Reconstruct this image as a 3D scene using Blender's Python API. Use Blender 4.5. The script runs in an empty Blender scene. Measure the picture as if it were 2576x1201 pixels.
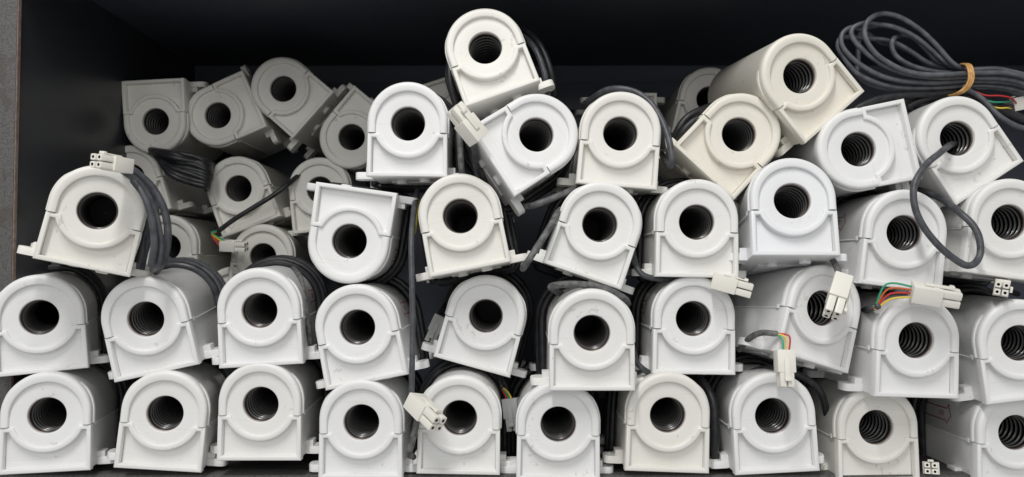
import bpy, bmesh, math, random
from mathutils import Vector, Matrix
random.seed(7)
SC = bpy.context.scene
COL = SC.collection
PI = math.pi
R = math.radians

# ------------------------------------------------------------------ camera
F = 2022.0                       # focal length in units of a 2576 px wide frame
PITCH = R(2.0)
CAMZ = 1.2
cam_d = bpy.data.cameras.new('camera')
cam_d.lens = F / 2576 * 36
cam_d.sensor_width = 36
cam_d.clip_start = 0.05
cam_d.clip_end = 50
cam_d.dof.use_dof = True
cam_d.dof.focus_distance = 1.03
cam_d.dof.aperture_fstop = 7.0
cam = bpy.data.objects.new('camera', cam_d)
COL.objects.link(cam)
cam.location = (0, 0, CAMZ)
cam.rotation_euler = (PI / 2 + PITCH, 0, 0)
SC.camera = cam

# ------------------------------------------------------------------ light
w = bpy.data.worlds.new('World')
SC.world = w
w.use_nodes = True
bg = w.node_tree.nodes['Background']
bg.inputs['Color'].default_value = (1.0, 0.995, 0.985, 1)
bg.inputs['Strength'].default_value = 0.43


def lamp(name, loc, target, sx, sy, power, color=(1, 1, 1)):
    d = bpy.data.lights.new(name, 'AREA')
    d.shape = 'RECTANGLE'
    d.size, d.size_y, d.energy, d.color = sx, sy, power, color
    o = bpy.data.objects.new(name, d)
    COL.objects.link(o)
    o.location = loc
    o.rotation_euler = (Vector(target) - Vector(loc)).to_track_quat('-Z', 'Y').to_euler()
    return o


lamp('ceiling_tube_lamp', (-0.34, -0.42, CAMZ + 1.9), (0, 1.05, CAMZ), 0.16, 1.2, 34, (1.0, 0.985, 0.96))
lamp('fill_panel_lamp', (0.05, -2.0, CAMZ + 1.0), (0, 1.1, CAMZ - 0.05), 2.4, 1.0, 20, (1.0, 0.995, 0.985))  # added broad fill, set low to carry light in to the far row

SC.view_settings.view_transform = 'Standard'
SC.view_settings.look = 'None'
SC.view_settings.exposure = 0.0
SC.view_settings.gamma = 1.0
SC.cycles.max_bounces = 8
SC.cycles.diffuse_bounces = 4
SC.cycles.glossy_bounces = 3
SC.cycles.use_denoising = True


# ------------------------------------------------------------------ materials
def nodes(name):
    m = bpy.data.materials.new(name)
    m.use_nodes = True
    nt = m.node_tree
    return m, nt, nt.nodes['Principled BSDF']


def plastic(name, col, rough=0.38, specks=0.26, dirt=(0.30, 0.27, 0.22)):
    m, nt, p = nodes(name)
    p.inputs['Specular IOR Level'].default_value = .36
    N, L = nt.nodes, nt.links
    tc = N.new('ShaderNodeTexCoord')
    oi = N.new('ShaderNodeObjectInfo')
    off = N.new('ShaderNodeVectorMath'); off.operation = 'MULTIPLY_ADD'
    cmb = N.new('ShaderNodeCombineXYZ')
    for i in range(3):
        L.new(oi.outputs['Random'], cmb.inputs[i])
    L.new(cmb.outputs[0], off.inputs[0])
    off.inputs[1].default_value = (3.1, 7.7, 5.3)
    L.new(tc.outputs['Object'], off.inputs[2])
    # broad yellowing / handling tone
    n1 = N.new('ShaderNodeTexNoise'); n1.inputs['Scale'].default_value = 14; n1.inputs['Detail'].default_value = 3
    L.new(off.outputs[0], n1.inputs['Vector'])
    r1 = N.new('ShaderNodeMapRange'); r1.inputs[1].default_value = .42; r1.inputs[2].default_value = .75
    r1.inputs[3].default_value = 0; r1.inputs[4].default_value = .20
    L.new(n1.outputs['Fac'], r1.inputs[0])
    mx = N.new('ShaderNodeMix'); mx.data_type = 'RGBA'
    mx.inputs[6].default_value = (*col, 1)
    mx.inputs[7].default_value = (col[0] * .90, col[1] * .865, col[2] * .76, 1)
    L.new(r1.outputs[0], mx.inputs[0])
    # small dark specks and scuffs
    n2 = N.new('ShaderNodeTexNoise'); n2.inputs['Scale'].default_value = 150; n2.inputs['Detail'].default_value = 2
    L.new(off.outputs[0], n2.inputs['Vector'])
    n3 = N.new('ShaderNodeTexNoise'); n3.inputs['Scale'].default_value = 22; n3.inputs['Detail'].default_value = 1
    L.new(off.outputs[0], n3.inputs['Vector'])
    mul = N.new('ShaderNodeMath'); mul.operation = 'MULTIPLY'
    L.new(n2.outputs['Fac'], mul.inputs[0]); L.new(n3.outputs['Fac'], mul.inputs[1])
    r2 = N.new('ShaderNodeMapRange'); r2.inputs[1].default_value = .425; r2.inputs[2].default_value = .46
    r2.inputs[3].default_value = 0; r2.inputs[4].default_value = specks
    L.new(mul.outputs[0], r2.inputs[0])
    # long faint scratches
    wv = N.new('ShaderNodeTexNoise'); wv.inputs['Scale'].default_value = 60; wv.inputs['Detail'].default_value = 0
    mp = N.new('ShaderNodeMapping'); mp.inputs['Scale'].default_value = (.25, 1, 6); mp.inputs['Rotation'].default_value = (0, .7, .4)
    L.new(off.outputs[0], mp.inputs[0]); L.new(mp.outputs[0], wv.inputs['Vector'])
    r3 = N.new('ShaderNodeMapRange'); r3.inputs[1].default_value = .70; r3.inputs[2].default_value = .76
    r3.inputs[3].default_value = 0; r3.inputs[4].default_value = specks * .22
    L.new(wv.outputs['Fac'], r3.inputs[0])
    add = N.new('ShaderNodeMath'); add.operation = 'MAXIMUM'
    L.new(r2.outputs[0], add.inputs[0]); L.new(r3.outputs[0], add.inputs[1])
    mx2 = N.new('ShaderNodeMix'); mx2.data_type = 'RGBA'
    L.new(add.outputs[0], mx2.inputs[0]); L.new(mx.outputs[2], mx2.inputs[6])
    mx2.inputs[7].default_value = (*dirt, 1)
    L.new(mx2.outputs[2], p.inputs['Base Color'])
    rr = N.new('ShaderNodeMapRange'); rr.inputs[3].default_value = rough - .07; rr.inputs[4].default_value = rough + .16
    L.new(n1.outputs['Fac'], rr.inputs[0]); L.new(rr.outputs[0], p.inputs['Roughness'])
    b = N.new('ShaderNodeBump'); b.inputs['Strength'].default_value = .05; b.inputs['Distance'].default_value = .0005
    nb = N.new('ShaderNodeTexNoise'); nb.inputs['Scale'].default_value = 500
    L.new(off.outputs[0], nb.inputs['Vector']); L.new(nb.outputs['Fac'], b.inputs['Height'])
    L.new(b.outputs[0], p.inputs['Normal'])
    return m


COOL = plastic('plastic_cool_white', (.80, .803, .805))
NEUT = plastic('plastic_neutral_white', (.80, .80, .785))
WARM = plastic('plastic_warm_white', (.785, .775, .735))
CREAM = plastic('plastic_cream', (.78, .75, .675))
GREY = plastic('plastic_old_white', (.82, .81, .76), .5)
GLOSS = plastic('plastic_glossy_white', (.77, .78, .80), .28, .1)
PLUGD = plastic('nylon_plug_shaded', (.34, .35, .34), .35, .15)  # darker copy of the plug nylon, shade of the gaps put into its colour
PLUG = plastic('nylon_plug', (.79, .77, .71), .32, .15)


def simple(name, col, rough=.5, metal=0, noise=0.0, scale=60, bump=0, coat=0):
    m, nt, p = nodes(name)
    p.inputs['Base Color'].default_value = (*col, 1)
    p.inputs['Roughness'].default_value = rough
    p.inputs['Metallic'].default_value = metal
    p.inputs['Coat Weight'].default_value = coat
    if noise or bump:
        N, L = nt.nodes, nt.links
        tc = N.new('ShaderNodeTexCoord')
        n = N.new('ShaderNodeTexNoise'); n.inputs['Scale'].default_value = scale; n.inputs['Detail'].default_value = 4
        L.new(tc.outputs['Object'], n.inputs['Vector'])
        r = N.new('ShaderNodeMapRange'); r.inputs[1].default_value = .35; r.inputs[2].default_value = .72
        L.new(n.outputs['Fac'], r.inputs[0])
        mx = N.new('ShaderNodeMix'); mx.data_type = 'RGBA'
        mx.inputs[6].default_value = (*col, 1)
        mx.inputs[7].default_value = (*[min(1, c + noise) for c in col], 1)
        L.new(r.outputs[0], mx.inputs[0]); L.new(mx.outputs[2], p.inputs['Base Color'])
        if bump:
            b = N.new('ShaderNodeBump'); b.inputs['Strength'].default_value = bump; b.inputs['Distance'].default_value = .001
            L.new(n.outputs['Fac'], b.inputs['Height']); L.new(b.outputs[0], p.inputs['Normal'])
    return m


LINER = simple('liner_black', (.006, .006, .006), .35)
RIB = simple('liner_rib', (.12, .116, .112), .2)
COPPER = simple('winding_brown', (.17, .13, .115), .3, .3)
CABLE = simple('cable_sheath', (.040, .043, .052), .42, 0, .05, 90, .1)
CABLE_D = simple('cable_dusty', (.055, .056, .057), .6, 0, .13, 120, .2)
CABLE_B = simple('cable_black', (.010, .011, .014), .45, 0, .02, 90, .1)
RED = simple('wire_red', (.50, .03, .03), .4)
YEL = simple('wire_yellow', (.75, .55, .06), .4)
GRN = simple('wire_green', (.02, .32, .17), .4)
ORG = simple('wire_orange', (.55, .12, .02), .4)
BLK = simple('wire_black', (.01, .01, .01), .4)
HOLE = simple('socket_shadow', (.03, .027, .02), .7)
PRINT = simple('print_red', (.30, .06, .07), .6)
PRINTG = simple('print_pale', (.22, .23, .25), .6)
CABLE_L = simple('cable_grey', (.062, .067, .080), .42, 0, .06, 90, .1)
RUBBER = simple('rubber_band_ochre', (.52, .27, .06), .45, 0, .12, 200, .2)
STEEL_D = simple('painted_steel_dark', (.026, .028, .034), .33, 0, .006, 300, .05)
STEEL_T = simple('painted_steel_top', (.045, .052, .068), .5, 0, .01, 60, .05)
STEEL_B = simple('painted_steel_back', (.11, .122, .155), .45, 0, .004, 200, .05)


def speckled():
    m, nt, p = nodes('powder_coated_grey')
    N, L = nt.nodes, nt.links
    tc = N.new('ShaderNodeTexCoord')
    n = N.new('ShaderNodeTexNoise'); n.inputs['Scale'].default_value = 420; n.inputs['Detail'].default_value = 5
    L.new(tc.outputs['Object'], n.inputs['Vector'])
    cr = N.new('ShaderNodeValToRGB')
    cr.color_ramp.elements[0].position = .36; cr.color_ramp.elements[0].color = (.058, .056, .054, 1)
    cr.color_ramp.elements[1].position = .56; cr.color_ramp.elements[1].color = (.100, .098, .095, 1)
    L.new(n.outputs['Fac'], cr.inputs[0])
    n2 = N.new('ShaderNodeTexNoise'); n2.inputs['Scale'].default_value = 35; n2.inputs['Detail'].default_value = 6
    L.new(tc.outputs['Object'], n2.inputs['Vector'])
    r = N.new('ShaderNodeMapRange'); r.inputs[1].default_value = .60; r.inputs[2].default_value = .66
    r.inputs[3].default_value = 0; r.inputs[4].default_value = .45
    L.new(n2.outputs['Fac'], r.inputs[0])
    mx = N.new('ShaderNodeMix'); mx.data_type = 'RGBA'
    L.new(r.outputs[0], mx.inputs[0]); L.new(cr.outputs[0], mx.inputs[6]); mx.inputs[7].default_value = (.05, .035, .028, 1)
    L.new(mx.outputs[2], p.inputs['Base Color'])
    p.inputs['Roughness'].default_value = .6
    b = N.new('ShaderNodeBump'); b.inputs['Strength'].default_value = .5; b.inputs['Distance'].default_value = .0006
    L.new(n.outputs['Fac'], b.inputs['Height']); L.new(b.outputs[0], p.inputs['Normal'])
    return m


POWDER = speckled()
EDGE = simple('worn_edge', (.16, .11, .085), .6, 0, .08, 150)


# ------------------------------------------------------------------ helpers
MM = 0.001


def at(u, v, depth):
    """the place that stands at (u, v) of the photograph (2576 wide) at so many mm into the cabinet"""
    x, y = (u - 1288) / F, (600.5 - v) / F
    d = Vector((x, math.cos(PITCH) - y * math.sin(PITCH), math.sin(PITCH) + y * math.cos(PITCH)))
    d *= depth * MM / d.y
    return d + Vector((0, 0, CAMZ))


def mesh(name, V, Fc, mats, smooth=True, scale=MM, fm=None):
    me = bpy.data.meshes.new(name)
    me.from_pydata([tuple(c * scale for c in v) for v in V], [], Fc)
    for m in (mats if isinstance(mats, (list, tuple)) else [mats]):
        me.materials.append(m)
    if fm:
        me.polygons.foreach_set('material_index', fm)
    bm = bmesh.new(); bm.from_mesh(me)
    bmesh.ops.recalc_face_normals(bm, faces=bm.faces)
    bm.to_mesh(me); bm.free()
    if smooth:
        me.polygons.foreach_set('use_smooth', [True] * len(me.polygons))
        me.set_sharp_from_angle(angle=R(smooth if smooth is not True else 38))
    me.update()
    return me


def obj(name, me, parent=None):
    o = bpy.data.objects.new(name, me)
    COL.objects.link(o)
    if parent is not None:
        o.parent = parent
    return o


class G:
    """collects vertices and faces"""
    def __init__(s): s.v, s.f = [], []

    def add(s, V, Fc):
        n = len(s.v); s.v += [tuple(x) for x in V]; s.f += [tuple(i + n for i in f) for f in Fc]

    def box(s, x0, x1, y0, y1, z0, z1, c=0):
        if c <= 0:
            V = [(x, y, z) for x in (x0, x1) for y in (y0, y1) for z in (z0, z1)]
            s.add(V, [(0, 1, 3, 2), (4, 6, 7, 5), (0, 4, 5, 1), (2, 3, 7, 6), (0, 2, 6, 4), (1, 5, 7, 3)])
            return
        bm = bmesh.new()
        bmesh.ops.create_cube(bm, size=1)
        for v in bm.verts:
            v.co = Vector(((x0 + x1) / 2 + v.co.x * (x1 - x0), (y0 + y1) / 2 + v.co.y * (y1 - y0), (z0 + z1) / 2 + v.co.z * (z1 - z0)))
        bmesh.ops.bevel(bm, geom=bm.edges[:], offset=c, segments=2, affect='EDGES', profile=.6)
        bm.verts.index_update()
        s.add([v.co[:] for v in bm.verts], [[v.index for v in f.verts] for f in bm.faces])
        bm.free()

    def lathe(s, prof, n=48, close=False, a0=0):
        """profile of (radius, y), turned about the y axis"""
        m = len(prof)
        V = [(r * math.cos(a0 + 2 * PI * i / n), y, r * math.sin(a0 + 2 * PI * i / n)) for i in range(n) for r, y in prof]
        Fc = []
        for i in range(n):
            j = (i + 1) % n
            for k in range(m if close else m - 1):
                l = (k + 1) % m
                Fc.append((i * m + k, i * m + l, j * m + l, j * m + k))
        s.add(V, Fc)

    def shifted(s, dz):
        s.v = [(x, y, z + dz) for x, y, z in s.v]
        return s


def catmull(P, step=6):
    P = [Vector(p) for p in P]
    if len(P) < 3:
        return P
    Q = [P[0] * 2 - P[1]] + P + [P[-1] * 2 - P[-2]]
    out = []
    for i in range(1, len(Q) - 2):
        a, b, c, d = Q[i - 1:i + 3]
        for k in range(step):
            t = k / step
            out.append(.5 * ((2 * b) + (c - a) * t + (2 * a - 5 * b + 4 * c - d) * t * t + (3 * b - a - 3 * c + d) * t ** 3))
    out.append(P[-1])
    return out


def tube_geo(P, r, n=10, round_ends=True):
    """tube along a list of points (metres), r in metres"""
    V, Fc = [], []
    T = [(P[min(i + 1, len(P) - 1)] - P[max(i - 1, 0)]).normalized() for i in range(len(P))]
    u = T[0].orthogonal().normalized()
    rings = []
    seq = [(P[i], T[i], 1.0) for i in range(len(P))]
    if round_ends:
        seq = [(P[0] - T[0] * r * .7, T[0], .35), (P[0] - T[0] * r * .4, T[0], .8)] + seq + [(P[-1] + T[-1] * r * .4, T[-1], .8), (P[-1] + T[-1] * r * .7, T[-1], .35)]
    for p, t, k in seq:
        u = (u - t * u.dot(t)).normalized()
        w_ = t.cross(u)
        rings.append([p + (u * math.cos(2 * PI * j / n) + w_ * math.sin(2 * PI * j / n)) * r * k for j in range(n)])
    for ring in rings:
        V += ring
    for i in range(len(rings) - 1):
        for j in range(n):
            a, b = i * n + j, i * n + (j + 1) % n
            Fc.append((a, b, b + n, a + n))
    Fc.append(tuple(range(n))[::-1]); Fc.append(tuple((len(rings) - 1) * n + j for j in range(n)))
    return V, Fc


def tube(name, P, r, mat, parent=None, n=10, step=6):
    """P in world metres; r in mm"""
    V, Fc = tube_geo(catmull(P, step), r * MM, n)
    return obj(name, mesh(name, V, Fc, mat, True, 1.0), parent)


def text_mesh(txt, size):
    cu = bpy.data.curves.new('t', 'FONT'); cu.body = txt; cu.size = size; cu.align_x = 'CENTER'; cu.align_y = 'CENTER'
    cu.resolution_u = 2
    o = bpy.data.objects.new('t', cu); COL.objects.link(o)
    dg = bpy.context.evaluated_depsgraph_get()
    me = bpy.data.meshes.new_from_object(o.evaluated_get(dg))
    V = [v.co.copy() for v in me.vertices]; Fc = [tuple(p.vertices) for p in me.polygons]
    bpy.data.objects.remove(o); bpy.data.curves.remove(cu); bpy.data.meshes.remove(me)
    return V, Fc


def tag(o, label=None, cat=None, group=None, kind=None):
    if label: o['label'] = label
    if cat: o['category'] = cat
    if group: o['group'] = group
    if kind: o['kind'] = kind
    return o


# ------------------------------------------------------------------ the cabinet (floor, sides, back, top)
XL, XR = -0.652, 1.16
YF, YB = 1.052, 1.640
ZT, ZB = CAMZ + .392, CAMZ - .268
cab = bpy.data.objects.new('steel_cabinet', None); COL.objects.link(cab)
tag(cab, 'dark painted steel cabinet compartment holding the whole stack of sensors', 'cabinet')


def slab(name, x0, x1, y0, y1, z0, z1, mat, c=.0):
    g = G(); g.box(x0, x1, y0, y1, z0, z1, c)
    return obj(name, mesh(name, g.v, g.f, mat, True, 1.0), cab)


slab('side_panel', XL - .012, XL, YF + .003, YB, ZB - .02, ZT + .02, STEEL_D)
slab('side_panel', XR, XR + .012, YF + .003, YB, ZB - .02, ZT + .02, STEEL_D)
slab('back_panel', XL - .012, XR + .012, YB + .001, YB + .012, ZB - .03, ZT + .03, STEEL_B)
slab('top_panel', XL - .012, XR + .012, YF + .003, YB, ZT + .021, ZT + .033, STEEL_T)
slab('top_lip', XL + .001, XR - .001, YF - .006, YF + .016, ZT - .02, ZT + .0205, POWDER, .002)
slab('bottom_panel', XL + .001, XR - .001, YF + .018, YB, ZB - .012, ZB, simple('shelf_dark_grey', (.03, .03, .03), .55, 0, .03, 250, .1))
slab('bottom_lip', XL + .001, XR - .001, YF - .008, YF + .0175, ZB - .055, ZB, POWDER, .002)
slab('front_post', XL - .10, XL + .0005, YF - .005, YF + .0025, ZB - .2, ZT + .06, POWDER, .0015)
slab('post_edge', XL + .0008, XL + .0020, YF - .0045, YF + .0015, ZB - .2, ZT + .06, EDGE, .0012)
# folded stiffener along the back wall
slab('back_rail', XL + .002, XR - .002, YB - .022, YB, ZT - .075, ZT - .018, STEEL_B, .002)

# ------------------------------------------------------------------ one ring sensor, in mm; y runs into the cabinet
LEN = 200
DZ = 70.0            # bore centre height over the base
SEAM = -12.4


def arch(n=44):
    """matching points of the outer and the inner arch, from one seam end over the top to the other"""
    out = []
    o_c, o_r, i_r = 2.6, 52.0, 42.0
    for z in (SEAM, -8, -3):
        out.append(((o_r, z), (i_r, z)))
    for k in range(n + 1):
        a = PI * k / n
        out.append(((o_r * math.cos(a), o_c + o_r * math.sin(a)), (i_r * math.cos(a), i_r * math.sin(a))))
    for z in (-3, -8, SEAM):
        out.append(((-o_r, z), (-i_r, z)))
    return out


def upper_shell():
    g = G()
    path = arch()
    # closed cross-section, (weight towards the inner edge, y)
    prof = [(0.10, LEN), (0.035, LEN - 1), (0.035, 15), (0.0, 14), (0.0, 4.4), (0.02, 2.2), (0.08, .3), (.17, -.9), (.28, -1.6),
            (.40, -1.9), (.62, -1.75), (.84, -1.25), (.94, -.9), (.985, -.4), (1.0, .4), (1.0, 7), (.70, 8), (.28, 12), (.28, LEN)]
    m = len(prof)
    V = []
    for (ox, oz), (ix, iz) in path:
        for wt, y in prof:
            V.append((ox + (ix - ox) * wt, y, oz + (iz - oz) * wt))
    Fc = []
    for i in range(len(path) - 1):
        for k in range(m):
            l = (k + 1) % m
            Fc.append((i * m + k, i * m + l, (i + 1) * m + l, (i + 1) * m + k))
    Fc.append(tuple(range(m))); Fc.append(tuple((len(path) - 1) * m + k for k in range(m))[::-1])
    g.add(V, Fc)
    return mesh('upper_shell', g.shifted(DZ).v, g.f, COOL, 50)


def catch_mesh(sg):
    g = G()
    xa, xb = sorted((sg * 51, sg * 53.2))
    g.box(xa, xb, 18, 24, SEAM - 3, SEAM + 2.5, .5)
    return mesh('catch', g.shifted(DZ).v, g.f, COOL, 40)


def lip_mesh(side):
    """raised clip strip that runs down each side just behind the front rim"""
    g = G()
    for side in (side,):
        pts = []
        for k in range(13):
            a = R(-0 + 46 * k / 12)
            x, z = 52.0 * math.cos(a), 2.6 + 52.0 * math.sin(a)
            pts.append((x, z, math.cos(a), math.sin(a)))
        pts = [(52, SEAM + .6, 1, 0), (52, -5, 1, 0)] + pts
        V = []
        for i, (x, z, nx, nz) in enumerate(pts):
            h = 1.7 * min(1, (len(pts) - 1 - i) / 4 + .15)
            sg = 1 if side else -1
            for t, y in ((-1.5, 16), (h * .7, 15.6), (h, 14.6), (h, 9.0), (h * .7, 8.2), (-1.5, 8)):
                V.append((sg * (x + nx * t), y, z + nz * t))
        m = 6
        Fc = []
        for i in range(len(pts) - 1):
            for k in range(m - 1):
                Fc.append((i * m + k, i * m + k + 1, (i + 1) * m + k + 1, (i + 1) * m + k))
        Fc.append(tuple(range(m))); Fc.append(tuple((len(pts) - 1) * m + k for k in range(m)))
        g.add(V, Fc)
    return mesh('clip_strip', g.shifted(DZ).v, g.f, COOL, 40)


def lower_shell():
    g = G()
    ZU, ZL = SEAM - .9, -69.8
    na = 30

    def outline(dx, ztop, r, zbot, xo):
        a = math.sqrt(r * r - ztop * ztop)
        a0 = math.atan2(ztop, a); a1 = PI - a0
        P = [(xo, zbot), (xo + dx, ztop), (a + .0, ztop)]
        s0, s1 = a0, -PI - a0
        for k in range(1, na):
            t = s0 + (s1 - s0) * k / na
            P.append((r * math.cos(t), r * math.sin(t)))
        P += [(-a, ztop), (-xo - dx, ztop), (-xo, zbot)]
        return P
    PO = outline(-.7, ZU, 38.6, ZL, 52.6)
    PI_ = outline(-.7, ZU - 5.3, 45.2, ZL + 5.4, 47.0)
    n = len(PO)

    def ring(t, y, grow=0):
        return [((a[0] + (b[0] - a[0]) * t) * (1 + grow), y, a[1] + (b[1] - a[1]) * t) for a, b in zip(PO, PI_)]
    layers = [ring(0, 13), ring(0, 1.3), ring(.07, .6), ring(.2, .15), ring(.4, 0), ring(.6, 0), ring(.8, .15), ring(.93, .6), ring(1, 1.5), ring(1, 10.5)]
    V = [p for L in layers for p in L]
    Fc = []
    for i in range(len(layers) - 1):
        for k in range(n):
            l = (k + 1) % n
            Fc.append((i * n + k, i * n + l, (i + 1) * n + l, (i + 1) * n + k))
    # recessed panel, cut into a strip of quads from the U arc down to the bottom edge
    b = (len(layers) - 1) * n
    inner = layers[-1]
    bot = []
    base = len(V)
    idx = [b + k for k in range(1, n - 1)]       # from the upper right corner, along the arc, to the upper left corner
    bx = [inner[k][0] for k in range(1, n - 1)]
    for x in bx:
        xx = max(-47.0, min(47.0, x))
        V.append((xx, 10.5, ZL + 5.4))
    for k in range(len(idx) - 1):
        Fc.append((idx[k], idx[k + 1], base + k + 1, base + k))
    g.add(V, Fc)
    # body prism with a U notch for the barrel
    W, zt, zb = 51.2, SEAM - .3, -69.0
    rn = 26.0
    a = math.sqrt(rn * rn - zt * zt); a0 = math.atan2(zt, a)
    P = [(W - .3, zb), (W - .7, zt), (a, zt)]
    for k in range(1, 16):
        t = a0 + (-PI - 2 * a0) * k / 16
        P.append((rn * math.cos(t), rn * math.sin(t)))
    P += [(-a, zt), (-W + .7, zt), (-W + .3, zb)]
    m = len(P)
    V = [(x, y, z) for y in (11.3, LEN) for x, z in P]
    Fc = [(k, (k + 1) % m, m + (k + 1) % m, m + k) for k in range(m)]
    for off in (0, m):
        # front and back faces as a strip: arc points to the bottom
        pass
    g.add(V, Fc)
    for y in (11.3, LEN):
        top = [(x, z) for x, z in P[1:-1]]
        V = [(x, y, z) for x, z in top] + [(max(-W, min(W, x)), y, zb) for x, z in top]
        k0 = len(top)
        g.add(V, [(k, k + 1, k0 + k + 1, k0 + k) for k in range(k0 - 1)])
    # underside: raised plate
    g.box(-30, 38, 70, 150, -71.0, -68.5, .6)
    # thin ledge where the two shells meet along the body
    for sg in (-1, 1):
        xa, xb = sorted((sg * 50, sg * 52.2))
        g.box(xa, xb, 24.5, LEN - 2, zt - 1.8, zt - .1, .4)
    return mesh('lower_shell', g.shifted(DZ).v, g.f, COOL, 35)


def barrel_face():
    g = G()
    g.lathe([(44, 9), (44, 4.2), (37.5, 4.2), (23.8, 4.2), (23.1, 4.4), (22.6, 4.9), (22.35, 5.6), (22.2, 9), (27, 9.1), (27, 9)], 64, True)
    return mesh('barrel_face', g.shifted(DZ).v, g.f, COOL, 45)


def bore_liner():
    g = G()
    prof = [(22.0, 13.5)]
    y = 18.0
    while y < LEN - 6:
        prof += [(22.0, y), (20.9, y + .6), (20.2, y + 1.1), (20.9, y + 1.6), (22.0, y + 2.2)]
        y += 9.6
    prof += [(22.0, LEN - 4), (.5, LEN - 4), (.5, LEN - 1), (26, LEN - 1), (26, 13.5)]  # closed black end, added so the bore stays dark inside
    g.lathe(prof, 40, True)
    m = len(prof)
    fm = []
    for i in range(40):
        for k in range(m):
            l = (k + 1) % m
            fm.append(1 if min(prof[k][0], prof[l][0]) < 20.95 and max(prof[k][0], prof[l][0]) < 21.9 else 0)
    return mesh('bore_liner', g.shifted(DZ).v, g.f, [LINER, RIB], 60, fm=fm)


def winding_ring():
    g = G()
    g.lathe([(22.2, 9.3), (21.5, 9.8), (21.3, 11.5), (21.5, 13.0), (25.6, 13.2), (25.6, 9.3)], 48, True)
    return mesh('winding_ring', g.shifted(DZ).v, g.f, COPPER, 60)


def back_disc():
    g = G()
    prof = [(26.2, LEN - 1.5), (26.2, LEN - 4), (40, LEN - 4), (40, LEN - 1.5)]
    g.lathe(prof, 48, True)
    return mesh('back_disc', g.shifted(DZ).v, g.f, COOL, 40)


def foot(sg, y0):
    """mounting lug: flat tongue with a rounded end and a screw hole, and a stepped block at the body"""
    g = G()
    hx, hy, hr = 66.5, y0 + 13, 3.0
    zb, zt = 0.3, 9.6
    n = 32
    outer, hole = [], []
    for k in range(n):
        a = 2 * PI * k / n
        c, s_ = math.cos(a), math.sin(a)
        if c >= 0:
            e = .55
            ox = hx + 8.5 * math.copysign(abs(c) ** .8, c)
            oy = hy + 13 * math.copysign(abs(s_) ** .8, s_)
        else:
            t = min(16.5 / max(1e-6, -c), 13 / max(1e-6, abs(s_)))
            ox, oy = hx + c * t, hy + s_ * t
        outer.append((ox, oy)); hole.append((hx + hr * c, hy + hr * s_))
    rings = [(hole, zb), (outer, zb + 0), (outer, zt - .8), ([(hx + (x - hx) * .95, hy + (y - hy) * .95) for x, y in outer], zt), (hole, zt)]
    V = [(sg * x, y, z) for L, z in rings for x, y in L]
    Fc = []
    for i in range(5):
        j = (i + 1) % 5
        for k in range(n):
            l = (k + 1) % n
            Fc.append((i * n + k, i * n + l, j * n + l, j * n + k))
    g.add(V, Fc)
    xa, xb = sorted((sg * 50.5, sg * 60))
    g.box(xa, xb, y0 + 3, y0 + 23, .8, 17, .7)
    return mesh('mounting_foot', g.v, g.f, COOL, 40)


def boss():
    g = G()
    g.lathe([(.01, -4.2), (6.4, -4.2), (7.2, -3.4), (7.4, 1.5)], 28)
    V = [(x, z, y) for x, y, z in g.v]
    return mesh('base_boss', V, g.f, COOL, 40)


def body_angle_point(a, y, lift=.25):
    """point on the curved side of the body, angle a over the horizontal"""
    r = 52 - .035 * 11.7 + lift
    return (r * math.cos(a), y, 2.6 + DZ + r * math.sin(a))


def arrow_print(sg):
    """outlined flow arrow with small letters, pointing to the front, printed on the curved side"""
    g = G()
    s0 = 8.0          # arc height in mm above the horizontal
    t = 1.5

    def seg(a, b):
        (y1, s1), (y2, s2) = a, b
        d = Vector((y2 - y1, s2 - s1)); L = d.length; d /= L; nrm = Vector((-d.y, d.x)) * t / 2
        k = max(1, int(L / 4))
        P = []
        for i in range(k + 1):
            q = Vector((y1, s1)) + d * (L * i / k)
            P += [q + nrm, q - nrm]
        V = []
        for q in P:
            x, y, z = body_angle_point(q.y / 52, q.x)
            V.append((sg * x, y, z))
        g.add(V, [(2 * i, 2 * i + 1, 2 * i + 3, 2 * i + 2) for i in range(k)])
    yt = 62
    pts = [(yt, s0), (yt + 13, s0 + 14), (yt + 13, s0 + 8), (yt + 95, s0 + 8), (yt + 95, s0 - 8), (yt + 13, s0 - 8), (yt + 13, s0 - 14), (yt, s0)]
    for a, b in zip(pts, pts[1:]):
        seg(a, b)
    V, Fc = text_mesh('100', 11)
    W = []
    for v in V:
        yy = yt + 26 + (v.x * (-1 if sg < 0 else 1)); ss = s0 + v.y
        x, y, z = body_angle_point(ss / 52, yy)
        W.append((sg * x, y, z))
    g.add(W, Fc)
    return mesh('arrow_print', g.v, g.f, PRINT, False)


def outline_point(s, off):
    """point around the body outline, s in 0..1 starting at the lower left, going over the top; off = distance out"""
    Wd = 51.3 + off
    hgt = 72.6
    arc = PI * Wd
    tot = 2 * hgt + arc + 2 * Wd
    d = (s % 1) * tot
    if d < hgt:
        return (-Wd, d)
    d -= hgt
    if d < arc:
        a = PI - d / Wd
        return (Wd * math.cos(a), 72.6 + Wd * math.sin(a))
    d -= arc
    if d < hgt:
        return (Wd, hgt - d)
    d -= hgt
    return (Wd - d, 0 - off * .6)


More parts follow.
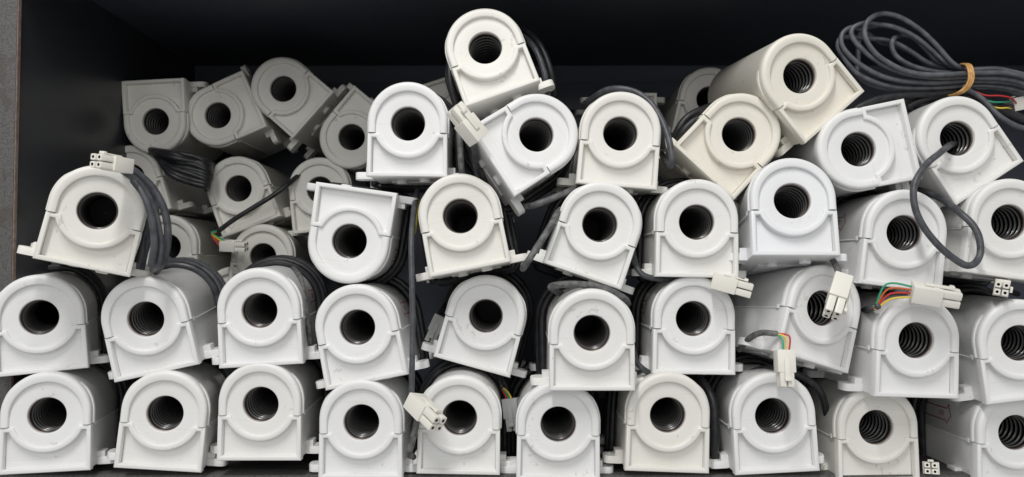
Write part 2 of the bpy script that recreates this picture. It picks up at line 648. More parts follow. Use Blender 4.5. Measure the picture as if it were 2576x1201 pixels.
def wrap_mesh(seed, turns, y0, pitch, off, rad, mat, s0=0.0, s1=1.0):
    rnd = random.Random(seed)
    P = []
    N = int(turns * 40)
    for i in range(N + 1):
        k = i / 40
        ft = k % 1
        turn = int(k)
        s = s0 + (s1 - s0) * (ft if turn % 2 == 0 or s1 - s0 > .99 else 1 - ft)
        o = off + rad + (turn % 2) * rad * 1.2 + 1.2 * math.sin(7 * k + seed)
        x, z = outline_point(s, o)
        y = y0 + pitch * (k + .35 * math.sin(5.1 * k + seed * 2) + .25 * math.sin(13 * k))
        P.append(Vector((x, y, z)) * MM)
    V, Fc = tube_geo(P, rad * MM, 9)
    return mesh('coiled_cable', V, Fc, mat, True, 1.0)


UP, LO, LIP, FACE, LIN, WIND, BACK = upper_shell(), lower_shell(), [lip_mesh(0), lip_mesh(1)], barrel_face(), bore_liner(), winding_ring(), back_disc()
FEET = [foot(sg, y0) for sg in (-1, 1) for y0 in (36, 148)]
BOSS = boss()
CATCH = [catch_mesh(-1), catch_mesh(1)]
ARROW = {-1: arrow_print(-1), 1: arrow_print(1)}
WRAPS = {
    'a': wrap_mesh(1, 3.6, 138, 8, 1.5, 4.0, CABLE),
    'b': wrap_mesh(2, 4.5, 96, 8, 1.5, 4.0, CABLE_B),
    'c': wrap_mesh(5, 4.5, 128, 9, 2.0, 4.2, CABLE_B),
    'd': wrap_mesh(8, 4.9, 34, 7.5, 2.0, 4.2, CABLE, .40, .745),
}


def copy_tree(src, parent=None):
    c = src.copy(); COL.objects.link(c)
    if parent is not None:
        c.parent = parent
    for ch in list(src.children):
        copy_tree(ch, c)
    return c


def build_sensor():
    root = bpy.data.objects.new('ring_sensor', None); COL.objects.link(root)
    obj('upper_shell', UP, root)
    lo = obj('lower_shell', LO, root)
    for l_ in LIP:
        obj('clip_strip', l_, root)
    for l_ in CATCH:
        obj('catch', l_, root)
    bf = obj('barrel_face', FACE, root)
    obj('bore_liner', LIN, bf)
    obj('winding_ring', WIND, bf)
    obj('back_disc', BACK, root)
    for f in FEET:
        obj('mounting_foot', f, root)
    for x, y in ((-14, 62), (20, 36)):
        b = obj('base_boss', BOSS, lo); b.location = (x * MM, y * MM, .3 * MM)
    return root


PROTO = build_sensor()
for o_ in [PROTO] + list(PROTO.children_recursive):
    o_.rotation_mode = 'XYZ'


def place(u, v, depth, roll, vp=(1290, 671), mat=COOL, label='', group='ring sensors stacked in the cabinet', wrap=None, arrows=(), sc=1.0):
    root = copy_tree(PROTO)
    q = at(u, v, depth)
    d = (at(vp[0], vp[1], 1000) - Vector((0, 0, CAMZ))).normalized()
    r0 = d.cross(Vector((0, 0, 1))).normalized()
    u0 = r0.cross(d)
    th = R(roll)
    rt = r0 * math.cos(th) - u0 * math.sin(th)
    up = r0 * math.sin(th) + u0 * math.cos(th)
    M = Matrix((rt, d, up)).transposed()
    root.location = q - up * DZ * MM * sc
    root.rotation_euler = M.to_euler('XYZ')
    root.scale = (sc, sc, sc)
    tag(root, label, 'sensor', group)
    kids = list(root.children_recursive)
    for k in kids:
        if k.name.split('.')[0] in ('bore_liner', 'winding_ring', 'arrow_print', 'coiled_cable'):
            continue
        k.material_slots[0].link = 'OBJECT'
        k.material_slots[0].material = mat
    for sg in arrows:
        obj('arrow_print', ARROW[sg], root)
    for wname in (wrap or ''):
        obj('coiled_cable', WRAPS[wname], root)
    return root



# ------------------------------------------------------------------ the stack, row by row (u, v of the bore centre, mm into the cabinet, roll)
FV = (1290, 671)
# bottom row, on the cabinet floor
place(115, 1047, 1012, 0, (800, 740), COOL, 'white sensor in the bottom row, the one next to the grey cabinet post', wrap='c')
place(412, 1043, 1016, 5.5, (1000, 660), NEUT, 'off-white sensor in the bottom row, second from the grey cabinet post, leaning a little', wrap='c')
place(653, 1020, 1022, .6, (1200, 640), NEUT, 'off-white sensor in the bottom row, third from the grey cabinet post, raised above the floor', wrap='c')
place(907, 1065, 1012, 0, FV, COOL, 'white sensor in the bottom row, beside the long vertical cable', wrap='c')
place(1155, 1054, 1022, 1, FV, NEUT, 'sensor in the bottom row with a white plug hanging over its rim', wrap='b')
place(1405, 1070, 1016, .5, FV, COOL, 'white bottom row sensor half covered on top by the straight one above', wrap='c')
place(1682, 1047, 1012, 2, FV, WARM, 'warm white bottom row sensor with clean upright face and lug on its edge', wrap='b')
place(1948, 1049, 1008, -3, FV, COOL, 'white bottom row sensor whose rim has a dangling plug across its top', wrap='b')
place(2209, 1078, 1035, -1, (1240, 671), WARM, 'slightly yellowed bottom row sensor beside the big printed arrow', wrap='c')
place(2562, 1091, 1025, 0, FV, COOL, 'white bottom row sensor whose bared side shows a red arrow print', wrap='c', arrows=(-1,))
# second row
place(97, 800, 1020, -4, (520, 620), COOL, 'white second row sensor touching the grey cabinet post', wrap='c')
place(363, 805, 1012, -12, (1045, 508), COOL, 'white second row sensor tilted outward with its long body and black cable coil showing', wrap='a')
place(650, 783, 1018, -3, (1180, 600), COOL, 'white second row sensor with a cable coil behind and a strand over its body', wrap='b', arrows=(1,))
place(897, 825, 1012, -11, FV, COOL, 'white second row sensor leaning against the vertical black cable', wrap='c', arrows=(1,))
place(1222, 796, 1066, 15.5, FV, COOL, 'bright white sensor tilted clockwise, alone in the dark gap of the second row', wrap='b')
place(1490, 840, 985, 0, (1300, 600), NEUT, 'off-white upright sensor under a short arched grey cable', wrap='c')
place(1747, 803, 1020, 1, FV, COOL, 'white upright second row sensor just under the plug with a yellow wire', wrap='b', arrows=(-1,))
place(2076, 776, 1010, 17, (760, 760), COOL, 'white sensor with a white plug hanging in front of its bore', wrap=None)
place(2311, 858, 992, 2, (1200, 640), COOL, 'white sensor with red, yellow and green wires and a plug lying on top')
place(2571, 865, 1000, -8, (1450, 640), COOL, 'white second row sensor cut by the picture edge, below the square socket plug', wrap='c')
# third row
place(245, 531, 957, 12.5, (380, 560), WARM, 'large warm white sensor with cable coils down its side and a plug on top', wrap='d')
place(877, 607, 1030, 188, (1250, 671), COOL, 'white sensor standing upside down next to the vertical cable', wrap='b', arrows=(-1, ))
place(1157, 543, 1020, -11, (1310, 760), WARM, 'warm white third row sensor tilted counterclockwise beside the upside-down one', wrap='b')
place(1510, 565, 1016, 19.5, FV, NEUT, 'off-white sensor tilted clockwise with a cable piece against its lower side', wrap='c')
place(1755, 559, 1012, 1, FV, NEUT, 'off-white upright third row sensor with scuffed rim, below the cream one', wrap='b')
place(1996, 503, 990, .3, (1430, 1020), GLOSS, 'glossiest white sensor, upright, its underside with two round bosses visible', wrap=None)
place(2280, 586, 1004, 7, (1250, 671), COOL, 'white sensor crossed by the grey cable loop in front of its rim', wrap='c', arrows=(-1,))
place(2545, 559, 1000, 8, (1330, 671), NEUT, 'off-white third row sensor beyond the hanging cable loop', wrap='c')
# upper rows
place(1025, 310, 1040, .6, FV, COOL, 'cool white upright sensor standing above the upside-down one, a lug on each side', wrap='b')
place(1351, 337, 1028, 57, (1040, 800), COOL, 'white sensor tipped far clockwise with a clear plug at its corner', wrap='b', arrows=(1,))
place(1562, 335, 1036, 5, FV, WARM, 'warm white upper sensor with a dark cable curving down beside it', wrap=None)
place(1862, 337, 1040, 43, (1290, 690), CREAM, 'cream sensor lying on its corner under the larger cream one')
place(2017, 190, 1020, -41, (1080, 560), CREAM, 'yellowed cream sensor on top of the stack with its long rounded body showing', wrap=None)
lying_one = place(2164, 374, 1022, -101, (1290, 740), COOL, 'cool white sensor lying on its side next to the glossy one', wrap=None)
place(2414, 347, 1022, -33, (1290, 671), NEUT, 'white sensor with a grey cable pushed into its bore')
place(1220, 117, 1060, -20, (1340, 920), WARM, 'topmost warm white sensor, speckled, leaning counterclockwise on the peak', wrap='b')

# far row, behind and in the shade
BK = 'old sensors of the far row'
place(388, 305, 1335, 177, (1290, 600), GREY, 'dim far sensor turned upside down, square end up, nearest the cabinet side', BK)
place(545, 289, 1355, -114, FV, GREY, 'dim far sensor lying over with its square end towards the topmost far one', BK)
place(710, 222, 1350, -49, FV, GREY, 'highest dim far sensor, tipped on its corner', BK)
place(883, 344, 1345, -140, FV, GREY, 'dim far sensor half hidden by the upright white one, nearly upside down', BK)
place(327, 446, 1350, -16, FV, GREY, 'dim far sensor under the upside-down one, partly behind the small white plug', BK)
place(597, 474, 1350, -21, FV, GREY, 'dim far sensor crossed by a thin black cable with coloured wires', BK)
place(803, 477, 1350, -7, FV, GREY, 'dim far sensor peeping over the upside-down white one', BK)
place(418, 622, 1350, 0, FV, GREY, 'dim far sensor showing only its bore beside the cable coils', BK)
place(659, 646, 1345, 5, FV, GREY, 'dim far sensor low down above the second row cable coils', BK)
place(587, 752, 1352, 3, FV, GREY, 'lowest dim far sensor, only the top of its body showing', BK)
place(1787, 249, 1350, 12, FV, GREY, 'dim far sensor behind the two cream ones', BK)
place(1576, 336, 1362, 180, FV, GREY, 'dim far sensor upside down behind the upright warm one, only its feet showing', BK)
place(1158, 290, 1352, 162, FV, GREY, 'dim far sensor corner showing between the two peak sensors', BK)


for o_ in list(PROTO.children_recursive) + [PROTO]:
    bpy.data.objects.remove(o_)

# ------------------------------------------------------------------ cables and plugs
def tower_mesh():
    """one square socket tube with a round dark hole, mating end at y = 17"""
    V, Fc, fm = [], [], []
    n = 24
    hw, hh, hr = 3.9, 3.7, 1.6

    def sq(y, k=1.0):
        out = []
        for i in range(n):
            a = 2 * PI * i / n + PI / 4
            c, s_ = math.cos(a), math.sin(a)
            t = 1 / (abs(c) ** 7 + abs(s_) ** 7) ** (1 / 7)
            out.append((c * t * hw * k, y, s_ * t * hh * k))
        return out

    def ci(y, r):
        return [(r * math.cos(2 * PI * i / n + PI / 4), y, r * math.sin(2 * PI * i / n + PI / 4)) for i in range(n)]
    rings = [sq(-2), sq(16.2), sq(17, .9), ci(17, hr + .2), ci(16.6, hr), ci(8, hr)]
    for r in rings:
        V += r
    for i in range(len(rings) - 1):
        for k in range(n):
            l = (k + 1) % n
            Fc.append((i * n + k, i * n + l, (i + 1) * n + l, (i + 1) * n + k)); fm.append(1 if i >= 3 else 0)
    Fc.append(tuple((len(rings) - 1) * n + k for k in range(n))); fm.append(1)
    return mesh('socket', V, Fc, [PLUG, HOLE], 40, fm=fm)


def plug_body_mesh():
    g = G()
    g.box(-10.8, 10.8, -27, 0, -8.6, 8.6, .9)
    return mesh('plug_body', g.v, g.f, PLUG, 40)


def latch_mesh():
    g = G()
    g.box(-3.2, 3.2, -16, 9, 9.0, 10.6, .6)
    g.box(-3.2, 3.2, -8, -3, 7.6, 10.2, .4)
    g.box(-3.8, 3.8, 6, 10.5, 8.8, 12.0, .8)
    return mesh('latch', g.v, g.f, PLUG, 40)


TOWER, PBODY, LATCH = tower_mesh(), plug_body_mesh(), latch_mesh()


def plug(parent, pos, dirn, up=(0, 0, 1), mat=None, sc=1.0):
    """four-way plug; pos is where the housing ends and the sockets begin; dirn points to the mating end"""
    d = Vector(dirn).normalized(); upv = Vector(up)
    x = d.cross(upv).normalized(); z = x.cross(d)
    M = Matrix((x, d, z)).transposed()
    b = obj('plug_body', PBODY, parent)
    b.location = Vector(pos) - parent.location
    b.rotation_euler = M.to_euler('XYZ')
    b.scale = (sc, sc, sc)
    for sx in (-1, 1):
        for sz in (-1, 1):
            t = obj('socket', TOWER, b); t.location = (sx * 4.7 * MM, 0, sz * 4.3 * MM)
            if mat:
                t.material_slots[0].link = 'OBJECT'; t.material_slots[0].material = mat
    l = obj('latch', LATCH, b)
    if mat:
        for o in (b, l):
            o.material_slots[0].link = 'OBJECT'; o.material_slots[0].material = mat
    return b


def cable_thing(label, P0, group=None, cat='cable', name='sensor_cable'):
    root = bpy.data.objects.new(name, None); COL.objects.link(root)
    root.location = P0
    return tag(root, label, cat, group)


def run(parent, name, pts, r, mat, step=7):
    """pts: (u, v, depth)"""
    P = [at(*p) - parent.location for p in pts]
    return tube(name, P, r, mat, parent, 10, step)


def wires(parent, a, b, bow, cols, spread=2.2, r=1.2):
    """thin coloured wires from a to b in world coordinates, bowed"""
    a, b, bow = Vector(a), Vector(b), Vector(bow)
    d = (b - a).normalized()
    side = d.cross(Vector((0, 1, 0)))
    side = side.normalized() if side.length > .1 else Vector((1, 0, 0))
    k = len(cols)
    for i, c in enumerate(cols):
        o = (i - (k - 1) / 2)
        off1 = side * o * spread * .6 * MM; off2 = side * o * spread * 2.0 * MM + Vector((0, (i % 2) * 2 * MM, 0))
        P = [a + off1 - d * 3 * MM, a + off1, a * .6 + b * .4 + bow * (1 + .25 * o) + side * o * spread * 1.5 * MM, b + off2, b + off2 + d * 3 * MM]
        tube('wire', [p - parent.location for p in P], r, c, parent, 8, 6)


def dirpix(p0, p1):
    return (at(*p1) - at(*p0)).normalized()


def cable_text(parent, pts, s_mm, txt, size, r, ang=0.0, flip=False):
    """pale print laid along a cable run"""
    P = [p - parent.location for p in catmull([at(*q) for q in pts], 10)]
    S = [0]
    for a, b in zip(P, P[1:]):
        S.append(S[-1] + (b - a).length / MM)

    def pos(s):
        for i in range(len(S) - 1):
            if S[i + 1] >= s:
                t = (s - S[i]) / max(1e-9, S[i + 1] - S[i])
                return P[i].lerp(P[i + 1], t), (P[min(i + 2, len(P) - 1)] - P[max(i - 1, 0)]).normalized()
        return P[-1], (P[-1] - P[-2]).normalized()
    V, Fc = text_mesh(txt, size)
    W = []
    for v in V:
        xx, yy = (-v.x, -v.y) if flip else (v.x, v.y)
        p, t = pos(s_mm + xx)
        toward = (Vector((0, 0, CAMZ)) - parent.location - p)
        toward = (toward - t * toward.dot(t)).normalized()
        side = toward.cross(t)
        a = yy / r + ang
        W.append(p + (toward * math.cos(a) + side * math.sin(a)) * (r + .12) * MM)
    o = obj('print', mesh('print', W, Fc, PRINTG, False, 1.0), parent)
    return o


G_C = 'sensor cables with four-way plugs'
# plug on top of the big warm sensor
c = cable_thing('grey cable with a white four-hole plug resting on the large warm white sensor', at(262, 408, 930), G_C)
pb = at(272, 410, 915)
plug(c, pb, (-.35, -.93, .03), (.1, 0, 1))
run(c, 'sheath', [(292, 420, 942), (318, 436, 952), (350, 462, 962), (378, 505, 968), (396, 560, 972), (404, 620, 974), (398, 664, 978), (384, 680, 1010)], 4.3, CABLE)
run(c, 'sheath', [(312, 424, 960), (345, 438, 972), (380, 468, 982), (408, 515, 988), (421, 565, 990), (420, 620, 992), (408, 662, 996), (392, 684, 1020)], 4.6, CABLE)
run(c, 'sheath', [(335, 455, 958), (362, 492, 956), (380, 545, 958), (388, 610, 962), (380, 668, 968)], 4.2, CABLE)

# loop that comes out of a bore
c = cable_thing('grey cable looping out of a bore and hanging in front of two sensors', at(2387, 368, 1015), G_C)
LOOP = [(2420, 350, 1120), (2400, 362, 1060), (2386, 368, 1018), (2361, 388, 996), (2336, 408, 986), (2317, 432, 980), (2301, 463, 976), (2298, 496, 974), (2306, 536, 972), (2328, 578, 970),
        (2361, 618, 968), (2394, 647, 966), (2430, 668, 966), (2453, 662, 968), (2466, 637, 972), (2463, 598, 976), (2446, 565, 982), (2419, 539, 992), (2388, 514, 1012), (2350, 492, 1042), (2310, 478, 1085)]
run(c, 'sheath', LOOP, 4.2, CABLE_D if False else CABLE, 8)
cable_text(c, LOOP, 152, 'AWM', 5.2, 4.2, flip=True)
cable_text(c, LOOP, 186, '160 100', 5.0, 4.2, flip=True)

# long vertical cable with the plug over the bottom row
c = cable_thing('long black cable hanging straight down to a plug over the bottom row', at(1035, 990, 1000), G_C)
run(c, 'sheath', [(1050, 480, 1120), (1042, 520, 1060), (1035, 600, 1018), (1036, 700, 1004), (1038, 800, 1000), (1037, 900, 996), (1035, 994, 992)], 3.7, CABLE)
pb = at(1078, 1044, 975)
plug(c, pb, (.60, -.62, -.42), (.3, 0, 1), sc=1.2)
wires(c, at(1035, 997, 992), at(1052, 1020, 990), Vector((-.007, 0, -.004)), [YEL, GRN])
run(c, 'sheath', [(1052, 1040, 1014), (1046, 1075, 1008), (1036, 1115, 1006), (1030, 1142, 1012), (1040, 1150, 1040)], 4.0, CABLE_D)

c = cable_thing('short green and yellow wires showing beside the upside-down white sensor', at(1045, 545, 1060))
run(c, 'wire', [(1052, 500, 1120), (1048, 520, 1085), (1044, 545, 1075), (1042, 572, 1078), (1040, 592, 1100)], 1.3, GRN)
run(c, 'wire', [(1057, 500, 1120), (1053, 520, 1085), (1049, 545, 1075), (1047, 566, 1078), (1044, 588, 1100)], 1.2, YEL)

# dusty cable bits between the middle sensors
c = cable_thing('dusty black cable bend slanting under the tipped white sensor', at(1395, 497, 1040))
run(c, 'sheath', [(1480, 455, 1100), (1450, 472, 1060), (1400, 495, 1042), (1345, 516, 1040), (1320, 520, 1070), (1300, 520, 1120)], 4.3, CABLE_D)
c = cable_thing('dusty black cable end slanting against the foot of the clockwise tilted sensor', at(1360, 600, 1005))
run(c, 'sheath', [(1430, 525, 1090), (1413, 527, 1045), (1400, 541, 1020), (1380, 577, 1006), (1350, 624, 998), (1324, 664, 994), (1316, 676, 1006), (1320, 668, 1060)], 4.2, CABLE_D)
c = cable_thing('short arched dusty grey cable lying on the straight upright sensor', at(1480, 716, 1010))
run(c, 'sheath', [(1420, 745, 1090), (1392, 728, 1040), (1388, 721, 1018), (1420, 716, 1008), (1470, 717, 1006), (1520, 727, 1006), (1556, 743, 1008), (1574, 755, 1016), (1580, 765, 1060)], 4.6, CABLE_D)
c = cable_thing('dark cable curving down beside the warm white upper sensor', at(1683, 350, 1035))
run(c, 'sheath', [(1480, 255, 1120), (1530, 226, 1085), (1590, 229, 1070), (1635, 258, 1060), (1665, 305, 1046), (1682, 350, 1036), (1690, 392, 1030), (1688, 415, 1034), (1680, 412, 1060), (1660, 380, 1130)], 4.4, CABLE)
run(c, 'sheath', [(1470, 262, 1110), (1520, 236, 1092), (1585, 238, 1082), (1628, 268, 1072), (1655, 312, 1066), (1668, 370, 1064)], 4.2, CABLE_B)
c = cable_thing('dusty cable standing upright beside the cool white upper sensor', at(1158, 390, 1050))
run(c, 'sheath', [(1146, 300, 1120), (1155, 335, 1066), (1158, 380, 1054), (1161, 430, 1050), (1164, 470, 1070)], 4.2, CABLE_D)
run(c, 'sheath', [(1150, 320, 1150), (1172, 350, 1110), (1190, 400, 1096), (1200, 450, 1100), (1190, 520, 1130)], 4.2, CABLE)
c = cable_thing('cable strand running down over the body of a second row sensor', at(770, 780, 1060))
run(c, 'sheath', [(738, 676, 1110), (755, 698, 1078), (764, 740, 1064), (772, 790, 1060), (778, 842, 1060), (782, 890, 1080)], 3.8, CABLE_D)
c = cable_thing('thick black cable running down between two bottom row sensors', at(1797, 1040, 1042))
run(c, 'sheath', [(1730, 948, 1090), (1765, 958, 1062), (1790, 1000, 1046), (1798, 1050, 1042), (1799, 1110, 1044), (1796, 1165, 1060)], 5.0, CABLE_B)
run(c, 'sheath', [(1720, 960, 1110), (1752, 968, 1085), (1776, 1010, 1066), (1784, 1070, 1060), (1782, 1150, 1070)], 4.4, CABLE_B)
c = cable_thing('black cable arching over a bottom row sensor', at(1940, 925, 1060))
run(c, 'sheath', [(1815, 1050, 1080), (1828, 1000, 1066), (1862, 955, 1060), (1915, 930, 1056), (1975, 932, 1052), (2030, 955, 1052), (2066, 990, 1056), (2082, 1050, 1080)], 4.6, CABLE_B)
c = cable_thing('black cable hooking under the scuffed third row sensor', at(1620, 690, 1030))
run(c, 'sheath', [(1590, 600, 1090), (1594, 645, 1050), (1606, 680, 1036), (1632, 698, 1034), (1690, 704, 1040), (1770, 704, 1050), (1830, 700, 1080)], 3.8, CABLE)
c = cable_thing('dark cable bend at the lower corner of the upright second row sensor', at(1604, 910, 1040))
run(c, 'sheath', [(1585, 840, 1100), (1592, 880, 1052), (1602, 912, 1034), (1622, 932, 1030), (1650, 945, 1050), (1700, 950, 1090)], 4.0, CABLE)

# plug with the yellow wire
c = cable_thing('white plug with a yellow wire sitting on an upright second row sensor', at(1850, 722, 1000), G_C)
plug(c, at(1852, 722, 1000), (.93, -.22, -.27), (.2, -.1, 1), sc=1.12)
wires(c, at(1780, 703, 1030), at(1808, 708, 1006), Vector((0, 0, .001)), [YEL, BLK])
run(c, 'sheath', [(1700, 706, 1100), (1745, 703, 1050), (1780, 703, 1030)], 3.6, CABLE_B)

# plug in front of the bore
c = cable_thing('white plug dangling in front of a bore on red and yellow wires', at(2110, 740, 975), G_C)
plug(c, at(2103, 757, 968), (-.42, -.42, -.80), (.9, -.3, -.3), sc=1.22)
wires(c, at(2113, 692, 985), at(2118, 720, 978), Vector((.001, 0, 0)), [RED, YEL, ORG], 1.8)
run(c, 'sheath', [(2070, 640, 1090), (2092, 652, 1020), (2102, 668, 995), (2113, 694, 985)], 4.0, CABLE_D)

# plug hanging over the bottom row
c = cable_thing('white plug hanging on yellow, green and red wires over a bottom row rim', at(1975, 930, 975), G_C)
plug(c, at(1975, 938, 972), (-.03, -.18, -.98), (0, -1, .1), sc=1.0)
wires(c, at(1953, 840, 990), at(1978, 885, 978), Vector((.006, -.002, .004)), [GRN, YEL, RED], 1.9)
run(c, 'sheath', [(1860, 880, 1060), (1885, 852, 1020), (1915, 838, 1000), (1953, 840, 990)], 3.8, CABLE_D)

# plug lying on the right hand sensor
c = cable_thing('white plug lying on a sensor, fed by an arch of yellow, red and green wires', at(2350, 745, 965), G_C)
plug(c, at(2366, 745, 962), (.95, -.25, -.17), (.1, -.4, 1), sc=1.2)
wires(c, at(2205, 772, 985), at(2312, 736, 968), Vector((-.004, 0, .012)), [YEL, RED, ORG, GRN], 2.1, 1.25)
run(c, 'sheath', [(2120, 800, 1150), (2165, 785, 1070), (2192, 776, 1010), (2208, 771, 984)], 4.2, CABLE)

# square faces of plugs
c = cable_thing('pale plug showing four holes at the picture edge above a second row sensor', at(2520, 722, 1030), G_C)
plug(c, at(2520, 725, 1002), (-.60, -.99, -.03), (.97, -.6, -.2), sc=.98)
run(c, 'sheath', [(2520, 725, 1042), (2530, 730, 1100), (2560, 740, 1180)], 4, CABLE_B)
c = cable_thing('cream plug with four holes low down beside the big printed arrow', at(2342, 1178, 1040), G_C)
plug(c, at(2342, 1178, 1045), (-.50, -1, .22), (.05, .2, 1), sc=.9)
run(c, 'sheath', [(2342, 1178, 1072), (2330, 1170, 1130), (2300, 1150, 1190)], 4, CABLE_B)

# dim plugs in the gaps
c = cable_thing('dim grey plug hanging in the dark gap between two bottom row sensors', at(1287, 1050, 1085), G_C)
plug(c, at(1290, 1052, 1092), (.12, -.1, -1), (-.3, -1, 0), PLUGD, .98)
wires(c, at(1262, 975, 1105), at(1286, 1018, 1088), Vector((.002, 0, 0)), [RED, GRN, YEL], 1.5)
run(c, 'sheath', [(1240, 880, 1160), (1250, 930, 1120), (1262, 975, 1105)], 3.8, CABLE_B)
c = cable_thing('dim translucent plug standing behind the bright tilted sensor', at(1088, 830, 1120), G_C)
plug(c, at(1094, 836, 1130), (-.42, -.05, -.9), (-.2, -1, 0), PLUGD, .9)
run(c, 'sheath', [(1100, 800, 1130), (1125, 760, 1180), (1140, 730, 1240)], 3.8, CABLE_B)
c = cable_thing('clear white plug pointing up at the corner of the tipped sensor', at(1175, 305, 1000), G_C)
plug(c, at(1166, 302, 990), (-.60, -.25, .72), (.5, -.75, .3), sc=1.15)
run(c, 'sheath', [(1186, 336, 1010), (1192, 372, 1040), (1205, 420, 1090), (1240, 500, 1150)], 4.0, CABLE_D)

# far row cable with coloured wires
c = cable_thing('thin black cable slanting across a dim far sensor to coloured wires', at(600, 540, 1325), G_C)
run(c, 'sheath', [(790, 405, 1400), (735, 455, 1340), (690, 490, 1325), (640, 521, 1320), (590, 552, 1318), (549, 582, 1318)], 4.0, CABLE_B)
wires(c, at(549, 582, 1318), at(556, 610, 1312), Vector((-.011, -.004, .002)), [RED, ORG, YEL, GRN], 2.0, 1.3)
plug(c, at(596, 620, 1312), (1, -.1, -.05), (0, -.2, 1), GREY, .95)

# heap of black cable in the far row
c = cable_thing('bundle of black cable loops squeezed between dim far sensors', at(450, 420, 1300), None, 'cable bundle', 'cable_bundle')
rnd = random.Random(3)
for i in range(9):
    t = i / 8
    run(c, 'cable_strand', [(360 - 6 * t, 372 + 10 * t, 1400), (384 + 6 * t, 378 + 12 * t, 1330), (430 + rnd.uniform(-6, 6), 384 + 52 * t + rnd.uniform(-4, 4), 1300 - 8 * math.sin(i)),
                            (485 + rnd.uniform(-5, 5), 392 + 66 * t + rnd.uniform(-4, 4), 1302), (526 - 12 * abs(t - .5), 408 + 62 * t, 1312), (540 - 20 * t, 416 + 60 * t, 1370)], 5.0, CABLE_B)

# ------------------------------------------------------------------ the tied coil on top
c = cable_thing('dark grey cable coil tied with a yellow rubber band on top of the stack', at(2400, 240, 1060), None, 'cable coil', 'tied_cable_coil')


def z8(X, Y, d):
    return (2064.8 + X * .31263, Y * .31263, d)


LOOPS = [
    [(1700, 640), (1500, 590), (1300, 590), (1170, 592), (1000, 602), (820, 600), (660, 565), (520, 492), (430, 420), (372, 335), (352, 245), (388, 160), (490, 112), (630, 138), (790, 235), (930, 365), (1060, 510), (1180, 560), (1400, 556), (1530, 578), (1700, 620)],
    [(1700, 690), (1500, 640), (1300, 630), (1170, 622), (950, 628), (740, 605), (560, 552), (420, 470), (310, 375), (250, 290), (262, 225), (350, 190), (470, 200), (600, 225), (760, 300), (900, 410), (1010, 505), (1170, 575), (1400, 590), (1700, 640)],
    [(1700, 700), (1450, 660), (1170, 655), (900, 668), (660, 655), (480, 610), (330, 530), (222, 440), (165, 350), (180, 265), (250, 222), (330, 235), (400, 215), (540, 205), (700, 262), (850, 372), (990, 505), (1170, 580), (1400, 610), (1700, 660)],
    [(1700, 760), (1450, 700), (1170, 690), (900, 712), (600, 705), (420, 655), (280, 580), (180, 455), (138, 375), (165, 305), (260, 300), (400, 310), (560, 332), (700, 400), (850, 500), (980, 545), (1170, 600), (1400, 625), (1700, 680)],
    [(1700, 640), (1400, 605), (1170, 585), (1000, 588), (820, 560), (690, 512), (605, 450), (572, 380), (585, 315), (645, 285), (730, 300), (830, 385), (960, 515), (1170, 560), (1400, 570), (1700, 640)],
    [(1700, 800), (1450, 720), (1170, 715), (900, 730), (620, 722), (430, 690), (300, 610), (300, 480), (300, 380), (310, 300), (350, 260), (480, 340), (640, 380), (760, 440), (880, 520), (1170, 610), (1400, 650), (1700, 720)],
]
for i, L in enumerate(LOOPS):
    n = len(L)
    pts = [z8(x, y, 1052 + 7 * i + 10 * math.sin(k / n * PI) + (16 if k > n * .55 else 0)) for k, (x, y) in enumerate(L)]
    run(c, 'cable_strand', pts, 3.45, CABLE_L, 6)
run(c, 'cable_strand', [z8(1150, 700, 1062), z8(1300, 800, 1058), z8(1430, 930, 1050), z8(1560, 1010, 1050), z8(1700, 1050, 1055)], 3.6, CABLE_L)
run(c, 'cable_strand', [z8(100, 1000, 1075), z8(240, 900, 1068), z8(420, 810, 1066), z8(620, 770, 1070), z8(850, 760, 1075), z8(1100, 740, 1080)], 4.2, CABLE_B)
run(c, 'cable_strand', [z8(700, 860, 1090), z8(820, 800, 1085), z8(980, 760, 1085), z8(1200, 740, 1085), z8(1400, 860, 1080), z8(1700, 1000, 1080)], 6.0, CABLE_B)  # added dark strand, stands in for the shadow under the coil
run(c, 'cable_strand', [z8(600, 800, 1096), z8(800, 850, 1092), z8(1000, 820, 1092), z8(1250, 780, 1090), z8(1500, 900, 1090)], 6.0, CABLE_B)  # another added strand filling out that shadow
for k, dx in enumerate((-16, 2, 18)):
    run(c, 'rubber_band', [z8(1120 + dx, 560, 1110), z8(1140 + dx, 522, 1080), z8(1185 + dx, 525, 1050), z8(1205 + dx, 570, 1040), z8(1208 + dx, 640, 1040), z8(1175 + dx, 705, 1044), z8(1110 + dx, 752, 1052), z8(1040 + dx, 768, 1080), z8(1060 + dx, 700, 1110), z8(1100 + dx, 620, 1118)], 1.6 , RUBBER)
c = cable_thing('white plug seen from its wired end behind the tied coil, red, green and yellow wires', at(2540, 265, 1090), G_C)
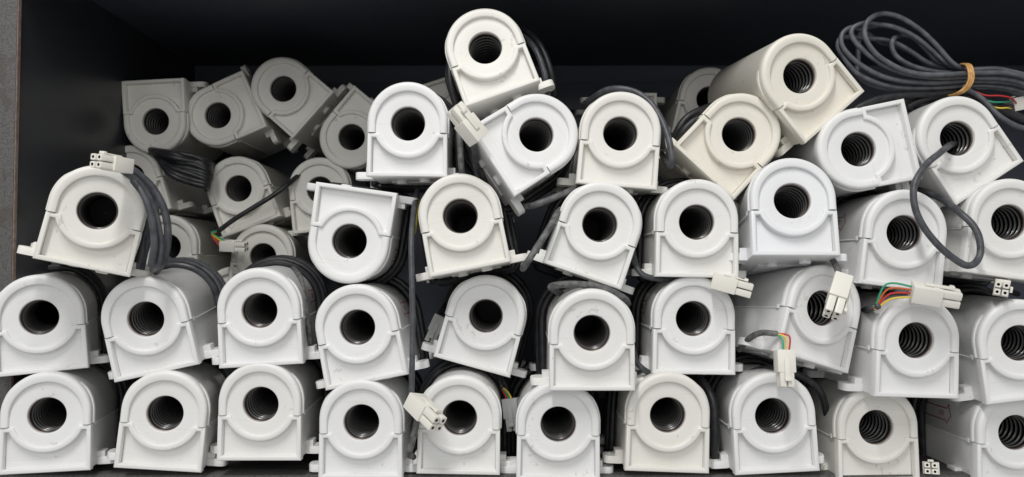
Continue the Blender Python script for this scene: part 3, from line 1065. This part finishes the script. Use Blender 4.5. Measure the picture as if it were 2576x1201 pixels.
plug(c, z8(1580, 850, 1100) and at(*z8(1570, 845, 1108)), (.25, .95, .1), (-.2, 0, 1), sc=1.05)
run(c, 'wire', [z8(1250, 740, 1075), z8(1330, 770, 1068), z8(1440, 772, 1066), z8(1530, 790, 1070), z8(1572, 830, 1082)], 1.2, RED)
run(c, 'wire', [z8(1300, 800, 1075), z8(1380, 822, 1068), z8(1460, 824, 1070), z8(1520, 820, 1084)], 1.2, GRN)
run(c, 'wire', [z8(1380, 860, 1075), z8(1440, 872, 1068), z8(1500, 870, 1070), z8(1530, 880, 1084)], 1.2, YEL)
run(c, 'wire', [z8(1350, 850, 1080), z8(1420, 852, 1072), z8(1500, 846, 1078), z8(1550, 850, 1086)], 1.2, BLK)

c = cable_thing('two black cables squeezed behind the corner of the cream sensor on its corner', at(1735, 290, 1100))
run(c, 'sheath', [(1690, 372, 1120), (1700, 338, 1096), (1722, 303, 1092), (1752, 282, 1095), (1790, 268, 1110), (1840, 260, 1140)], 5.0, CABLE_B)
run(c, 'sheath', [(1702, 372, 1110), (1712, 340, 1086), (1735, 312, 1082), (1765, 294, 1085), (1800, 282, 1100)], 4.6, CABLE_B)

# the lug that would stick up over the sensor lying on its side is snapped off
bpy.context.view_layer.update()
feet = [k for k in lying_one.children if k.name.startswith('mounting_foot')]
top = sorted(feet, key=lambda k: -max((k.matrix_world @ Vector(b)).z for b in k.bound_box))[:2]
for k in top:
    bpy.data.objects.remove(k)
c = cable_thing('black cables bowing out behind the topmost sensor', at(1370, 150, 1110))
run(c, 'sheath', [(1285, 60, 1180), (1325, 80, 1140), (1356, 110, 1120), (1376, 150, 1112), (1388, 195, 1112), (1392, 240, 1130)], 4.2, CABLE_B)
run(c, 'sheath', [(1290, 80, 1170), (1322, 96, 1130), (1346, 124, 1112), (1364, 165, 1105), (1374, 205, 1105), (1380, 250, 1120)], 4.2, CABLE)
run(c, 'sheath', [(1150, 60, 1180), (1136, 110, 1130), (1130, 160, 1112), (1134, 210, 1106), (1146, 260, 1110)], 4.2, CABLE_B)
